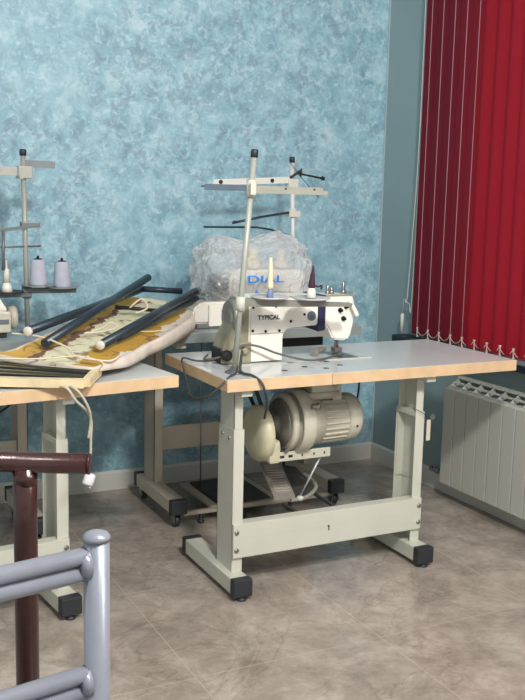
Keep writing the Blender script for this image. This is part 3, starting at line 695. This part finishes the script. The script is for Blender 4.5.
# bag
b = MB(); bmesh.ops.create_icosphere(b.bm, subdivisions=6, radius=1.0)
for v in b.bm.verts:
    c = v.co.copy()
    def sg(t, e): return math.copysign(abs(t)**e, t)
    q = Vector((sg(c.x, .55), sg(c.y, .6), sg(c.z, .6)))
    n1 = noise.noise(Vector((c.x*2.2, c.y*2.2, c.z*2.2)) + Vector((3, 1, 7)))
    rg = abs(noise.noise(Vector((c.x*3.4, c.y*3.0, c.z*1.6)) + Vector((9, 4, 2))))
    rg2 = abs(noise.noise(Vector((c.x*8, c.y*8, c.z*5)) + Vector((1, 14, 2))))
    rg3 = abs(noise.noise(Vector((c.x*17, c.y*17, c.z*12)) + Vector((5, 4, 12))))
    d = 1 + .12*n1 - .16*(1-rg*2.2)*.5 + .07*(rg2-.2) + .035*(rg3-.2)
    v.co = Vector((.528 + .268*q.x*d, .915 + .105*q.y*(1+.2*n1), 1.030 + .150*q.z*(1+(d-1)*1.1)))
    top = (.045*math.exp(-((v.co.x-.36)/.10)**2) + .05*math.exp(-((v.co.x-.63)/.12)**2) - .03)
    if c.z > 0: v.co.z += top*c.z
    if c.z < 0:
        v.co.z += .02*math.sin(v.co.x*23) * (-c.z)
for f in b.bm.faces: f.smooth = True
bag = b.build('plastic_bag', BAG); centre(bag); tag(bag, 'crumpled clear plastic bag with blue print pulled over the rear machine', 'plastic bag')
pr_ = text('printed_lettering', 'DIAL', .046, Matrix.Translation((.528, .790, 1.008)) @ Matrix.Rotation(PI/2, 4, 'X') @ Matrix.Diagonal((1.75, .9, 1, 1)), BLUE, bag, .0004, .001)
b = MB(); b.prism([(.475, .948), (.500, .948), (.487, .966)], 'y', .79, .791); b.build('printed_mark', BLUE, bag)

# beige machine at the far left
lm = thing('sewing_machine', 'beige sewing machine standing at the left edge by the thread stand', 'sewing machine', (-.62, .88, .806))
b = MB(); b.box(-.85, -.515, .82, .95, .826, .905, .006); b.build('body', mat('beige_body', (196, 190, 172), .4, 0, .05), lm)
b = MB(); b.prism([(-.85, .905), (-.523, .905), (-.57, .985), (-.85, 1.02)], 'y', .83, .94, .006); b.build('upper_arm', MACH, lm)
b = MB(); b.box(-.62, -.523, .8175, .820, .858, .876, .001); b.build('label_plate', mat('slate_plate', (104, 110, 116), .4), lm)
b = MB(); b.lathe((-.515, .885, .875), (1, 0, 0), [(0, .018), (.004, .040), (.02, .045), (.032, .040), (.036, .014)], 26); b.build('handwheel', IRONB, lm)
b = MB(); b.box(-.84, -.53, .83, .94, .8065, .826); b.build('base', DARK, lm)

# ================================================================ ironing board lying upside down
ib = thing('ironing_board', 'upside down ironing board with ochre printed cover lying across the left table', 'ironing board', (-.2, .5, .80))
def ztop(y): return .79 + .1*y
def zbot(y): return .7615 + .062*max(y, 0)
outl = [(-.398, .125), (-.26, .235), (-.131, .372), (.03, .545), (.168, .714), (.212, .80), (.228, .90), (.215, 1.02), (.150, 1.125), (.061, 1.165), (-.03, 1.12), (-.076, 1.07), (-.19, .92), (-.309, .758), (-.42, .62), (-.521, .49), (-.610, .395), (-.665, .35), (-.54, .235)]
PO = spline([Vector((x, y, 0)) for x, y in outl] + [Vector((outl[0][0], outl[0][1], 0))], 4)[:-1]
cenl = lambda p: None
b = MB(); bm = b.bm
lay = bm.verts.layers.float.new('across')
dd = Vector((.67, .74, 0)).normalized(); ww = Vector((-dd.y, dd.x, 0))
def axisproj(p):
    # nearest point on the mid line
    o_ = Vector((-.52, .21, 0)); e_ = Vector((.06, .93, 0)); d_ = (e_-o_); t_ = max(0, min(1, (p-o_).dot(d_)/d_.length_squared)); return o_ + d_*t_
N = len(PO)
rings_ = []
fracs = [(0.0, 0), (.25, 0), (.5, 0), (.7, 0), (.84, 0), (.92, 0), (.97, 1), (1.0, 2), (1.01, 3), (.99, 4), (.9, 5)]
for fr_, st in fracs:
    ring = []
    for p in PO:
        c = axisproj(p); q = c + (p-c)*fr_
        zt = ztop(q.y); zb = zbot(q.y)
        sN = (p - Vector((-.40, .10, 0))).dot(Vector((.62, .78, 0))); fN = max(0, min(1, (sN-.02)/.16)); zb = zb*fN + (zt-.016)*(1-fN)
        wr = .004*noise.noise(Vector((q.x*18, q.y*18, 1))) + .003*noise.noise(Vector((q.x*40, q.y*40, 4)))
        if st == 0: z = zt - .010 + wr*(1 if fr_ > .1 else 0) + (.012 if fr_ > .88 else 0)
        elif st == 1: z = zt + .003
        elif st == 2: z = zt - .005 + wr
        elif st == 3: z = (zt+zb)/2 + wr
        elif st == 4: z = zb + .004
        else: z = zb
        if st >= 1: q = q + (p-c).normalized()*.006*noise.noise(Vector((q.x*14, q.y*14, st*.4)))
        v = bm.verts.new((q.x, q.y, z))
        v[lay] = .5 + ((p-c).dot(ww) * fr_)/.40 * .96 if st < 1 else .02
        ring.append(v)
    rings_.append(ring)
for i in range(len(rings_)-1):
    for k in range(N):
        f = bm.faces.new((rings_[i][k], rings_[i][(k+1) % N], rings_[i+1][(k+1) % N], rings_[i+1][k])); f.smooth = True
        f.material_index = 0 if i < 5 else 1
bm.faces.new(list(reversed(rings_[-1])))
cov = b.build('cover', [COVER, HEM], ib)
# pale wooden end frame with dark slats
def P3(x, y, dz=0): return Vector((x, y, ztop(y)+dz))
b = MB()
b.bar((-.462, .035, .776), (-.86, .175, .786), .030, .026); b.bar((-.455, .035, .777), (-.385, .150, .790), .024, .026); b.bar((-.85, .175, .788), (-.70, .34, .80), .026, .026)
b.build('end_frame', PALEWOOD, ib)
for k in range(4):
    f = .12 + .27*k
    a_ = Vector((-.445, .055, .783)).lerp(Vector((-.405, .130, .795)), f); c_ = Vector((-.84, .20, .800)).lerp(Vector((-.73, .33, .812)), f)
    b = MB(); b.bar(a_, c_, .009, .006); b.build('slat', MESH if k % 2 else DARK, ib)
b = MB(); a1_, a2_, a3_, a4_ = (-.45, .04, .768), (-.37, .18, .785), (-.66, .38, .80), (-.85, .18, .778)
quad_plate(b, [a1_, a2_, a3_, a4_], .003); b.build('base_mesh', mat('olive_mesh', (150, 142, 104), .7, 0, .3, 80), ib)
# leg tubes folded flat on top
tubes = [((-.536, .45, .882), (.108, 1.15, .942)), ((-.492, .40, .846), (.105, 1.05, 1.002)), ((-.322, .33, .842), (.280, .93, .955)), ((-.23, .42, .850), (.28, .94, .918))]
for k, (p0, p1) in enumerate(tubes):
    b = MB(); b.tube([p0, p1], .0158 if k != 3 else .014, 16); tb = b.build('leg_tube', TUBE, ib)
    if k in (0, 2):
        d = (Vector(p0)-Vector(p1)).normalized()
        b = MB(); b.lathe(Vector(p0)-d*.004, d, [(0, .0163), (.008, .0166), (.011, .0145), (.0112, .001)], 16); b.build('end_cap', CAPW, tb)
b = MB(); b.tube([(.113, 1.15, .944), (.29, 1.13, .932)], .013, 14); b.build('foot_tube', TUBE, ib)
b = MB(); b.tube([(-.10, .86, .905), (.10, .83, .885)], .008, 10); b.build('cross_rod', DARK, ib)
# strings and knots lacing the cover
def stri(pts, r=.003, sm_=5):
    r *= .62
    b = MB(); b.tube([P3(*p) for p in pts], r, 6, sm_); return b.build('tie_string', STRING, ib)
stri([(-.58, .50, .03), (-.50, .44, .03), (-.44, .33, .02), (-.43, .25, .010), (-.40, .20, .018)], .0055)
stri([(-.43, .22, .012), (-.35, .16, .012), (-.30, .20, .012)], .005)
stri([(-.68, .26, .012), (-.54, .235, .010), (-.43, .23, .014), (-.37, .155, .010), (-.39, .10, .0)], .0045)
stri([(-.29, .55, .012), (-.24, .57, .02), (-.20, .60, .03), (-.19, .56, .02), (-.26, .54, .012), (-.32, .53, .012)], .0045)
stri([(-.20, .56, .01), (-.08, .54, .006), (.0, .55, .006)], .003)
stri([(-.05, .85, .02), (-.02, .84, .05), (.01, .85, .06), (.02, .82, .03), (-.03, .82, .01)], .006)
stri([(.0, .84, .03), (.06, .85, .02), (.14, .82, .01)], .004)
stri([(-.10, .95, .02), (-.06, .97, .05), (-.03, .96, .04)], .006)

# ================================================================ cables
def cable(pts, r, m, label, nm='power_cable'):
    b = MB(); b.tube(pts, r, 8, 8); o = b.build(nm, m); tag(o, label, 'cable'); centre(o); return o
cable([(.10, .40, .775), (.06, .33, .772), (.10, .27, .79), (.16, .235, .83), (.21, .215, .83), (.29, .205, .80), (.39, .19, .775), (.47, .21, .770), (.56, .26, .772), (.60, .31, .768)], .004, CABLE, 'grey cable running from the machine handwheel across the front tabletop')
cable([(.105, .145, .775), (.06, .07, .768), (.02, .03, .766), (-.015, .02, .74), (-.05, .05, .70), (-.06, .15, .68), (-.03, .26, .69), (-.012, .35, .74), (-.012, .36, .776), (.03, .34, .768), (.08, .32, .768), (.13, .33, .772)], .0036, DCABLE, 'dark cable looping off the left edge of the front table')
cable([(.112, .13, .83), (.092, .10, .79), (.085, .075, .768), (.10, .02, .766), (.118, -.012, .745), (.135, -.010, .70), (.175, .06, .66), (.215, .14, .62), (.25, .22, .56), (.29, .252, .50)], .0045, DCABLE, 'dark cable hanging over the front edge by the thread stand foot')
pc = thing('hanging_cord', 'off-white power cord with a white plug hanging from the left table', 'cord', (-.48, .06, .70))
b = MB(); b.tube([(-.545, .075, .764), (-.52, .02, .768), (-.495, .012, .73), (-.455, .03, .69), (-.438, .045, .655), (-.438, .05, .60), (-.438, .055, .55), (-.44, .055, .515), (-.44, .055, .48)], .0042, 8, 8); b.tube([(-.52, .08, .764), (-.50, .022, .768), (-.475, .008, .74), (-.45, .02, .69), (-.442, .04, .65), (-.446, .05, .60)], .0042, 8, 8); b.build('cord', WCABLE, pc)
pl = MB(); pl.lathe((-.437, .055, .485), (-.25, -.1, -.6), [(0, .012), (.004, .017), (.034, .018), (.038, .014)], 16); pg = pl.build('plug', PLUG, pc)
b = MB(); b.tube([(-.450, .050, .452), (-.456, .047, .435)], .0022, 6); b.tube([(-.445, .036, .452), (-.451, .033, .435)], .0022, 6); b.build('pin', SCREW, pg)
cable([(-.56, .9, .77), (-.50, .85, .66), (-.48, .84, .60), (-.53, .84, .54), (-.66, .85, .46)], .0045, BCABLE, 'black cable hanging under the far left rear table')
# paper tag on the right leg of the front table
tg = thing('key_tag', 'small card tag on a wire tied to the right leg of the front table', 'tag', (.86, .07, .50))
b = MB(); b.tube([(.80, .073, .585), (.83, .066, .57), (.853, .068, .545), (.868, .07, .548)], .0014, 5, 4); b.build('wire', DARK, tg)
b = MB(); b.box(.851, .868, .069, .072, .462, .542, .001); b.build('card', CARD, tg)
b = MB(); b.lathe((.872, .068, .552), (0, -1, 0), [(0, .011), (.004, .011)], 12); b.build('ring', STEEL, tg)

# oil pan of the rear machine hanging under the rear tabletop
o = MB().box(.48, .84, .83, .99, .70, .764, .008).build('oil_pan', mat('black_pan_rear', (34, 36, 38), .5)); tag(o, 'black oil pan hanging under the grey rear tabletop', 'oil pan'); centre(o)

# ================================================================ grey metal chair frame in the foreground
ch = thing('metal_chair', 'silver grey tubular metal chair in the near left corner seen from its back', 'chair', (-1.12, -1.66, 0))
px0, py0 = -.9180, -1.6140; ex = Vector((-.982, -.190, 0)); ey = Vector((.190, -.982, 0))
p0 = Vector((px0, py0, 0)); wch = .42
for k in (0, 1):
    q = p0 + ex*wch*k
    b = MB(); b.tube([(q.x, q.y, .012), (q.x, q.y, .45), (q.x, q.y, .915)], .0165, 24); lg = b.build('back_post', GREYPAINT, ch)
    b = MB(); b.lathe((q.x, q.y, .915), (0, 0, 1), [(0, .0178), (.004, .0178), (.008, .015), (.011, .008), (.0115, .001)], 24); b.build('post_cap', GREYPAINT, lg)
    b = MB(); b.lathe((q.x, q.y, 0), (0, 0, 1), [(0, .017), (.014, .019)], 16); b.build('rubber_foot', RUB, lg)
    q2 = q + ey*.40
    b = MB(); b.tube([(q2.x, q2.y, .012), (q2.x, q2.y, .44)], .0150, 20); lg = b.build('front_leg', GREYPAINT, ch)
    b = MB(); b.lathe((q2.x, q2.y, 0), (0, 0, 1), [(0, .017), (.014, .018)], 16); b.build('rubber_foot', RUB, lg)
for zc in (.886, .728):
    b = MB(); a_ = p0 + ex*.014; c_ = p0 + ex*(wch-.014)
    for dz in (-.0105, .0105):
        b.tube([(a_.x, a_.y, zc+dz), (c_.x, c_.y, zc+dz)], .0115, 16)
    b.tube([(a_.x, a_.y, zc), (p0.x+ex.x*.026, p0.y+ex.y*.024, zc)], .021, 16, 0, .014)
    b.build('back_rail', GREYPAINT, ch)
b = MB(); cs = p0 + ex*wch/2 + ey*.20
b.box(cs.x-.21, cs.x+.21, cs.y-.20, cs.y+.20, .445, .475, .01, Matrix.Rotation(math.atan2(ex.y, ex.x), 4, 'Z')); b.build('seat', mat('grey_seat', (120, 124, 130), .5), ch)
for zz in (.42, .20):
    b = MB()
    for k in (0, 1):
        q = p0 + ex*wch*k; q2 = q + ey*.4
        b.tube([(q.x, q.y, zz), (q2.x, q2.y, zz)], .009, 12)
    b.build('side_rail', GREYPAINT, ch)

# brown T shaped stand behind it
bs = thing('metal_stand', 'dark brown glossy T-shaped metal stand behind the grey chair frame', 'stand', (-.938, -1.288, 0))
dr = Vector((.894, -.447, 0))
c0 = Vector((-.934, -1.288, .930)); e1 = c0 + dr*.098; e0 = c0 - dr*.42
b = MB(); b.tube([e0, e1], .0162, 22); b.lathe(e1, dr, [(0, .0168), (.003, .0168), (.004, .015), (.004, .001)], 22); b.build('top_bar', BROWN, bs)
b = MB(); b.tube([c0 - Vector((0, 0, .008)), (c0.x-.001, c0.y, .84), (c0.x-.003, c0.y, .03)], .0185, 22); b.build('post', BROWN, bs)
b = MB(); b.tube([c0 - Vector((0, 0, .015)), (c0.x, c0.y, .895)], .0195, 22, 0, .0186); b.build('weld', BROWN, bs)
b = MB()
for v_ in (dr, Vector((.447, .894, 0))): b.bar(Vector((c0.x, c0.y, .015)) - v_*.22, Vector((c0.x, c0.y, .015)) + v_*.22, .03, .03, bev=.004)
b.build('base', BROWN, bs)

# the machine head sits a little nearer the front edge, with its cloth band
sm.scale = (1.06, 1.0, 1.08); sm.location += Vector((-.038, -.078, 0))
nb.scale = (1.05, 1.0, 1.08); nb.location += Vector((-.047, -.078, .008))
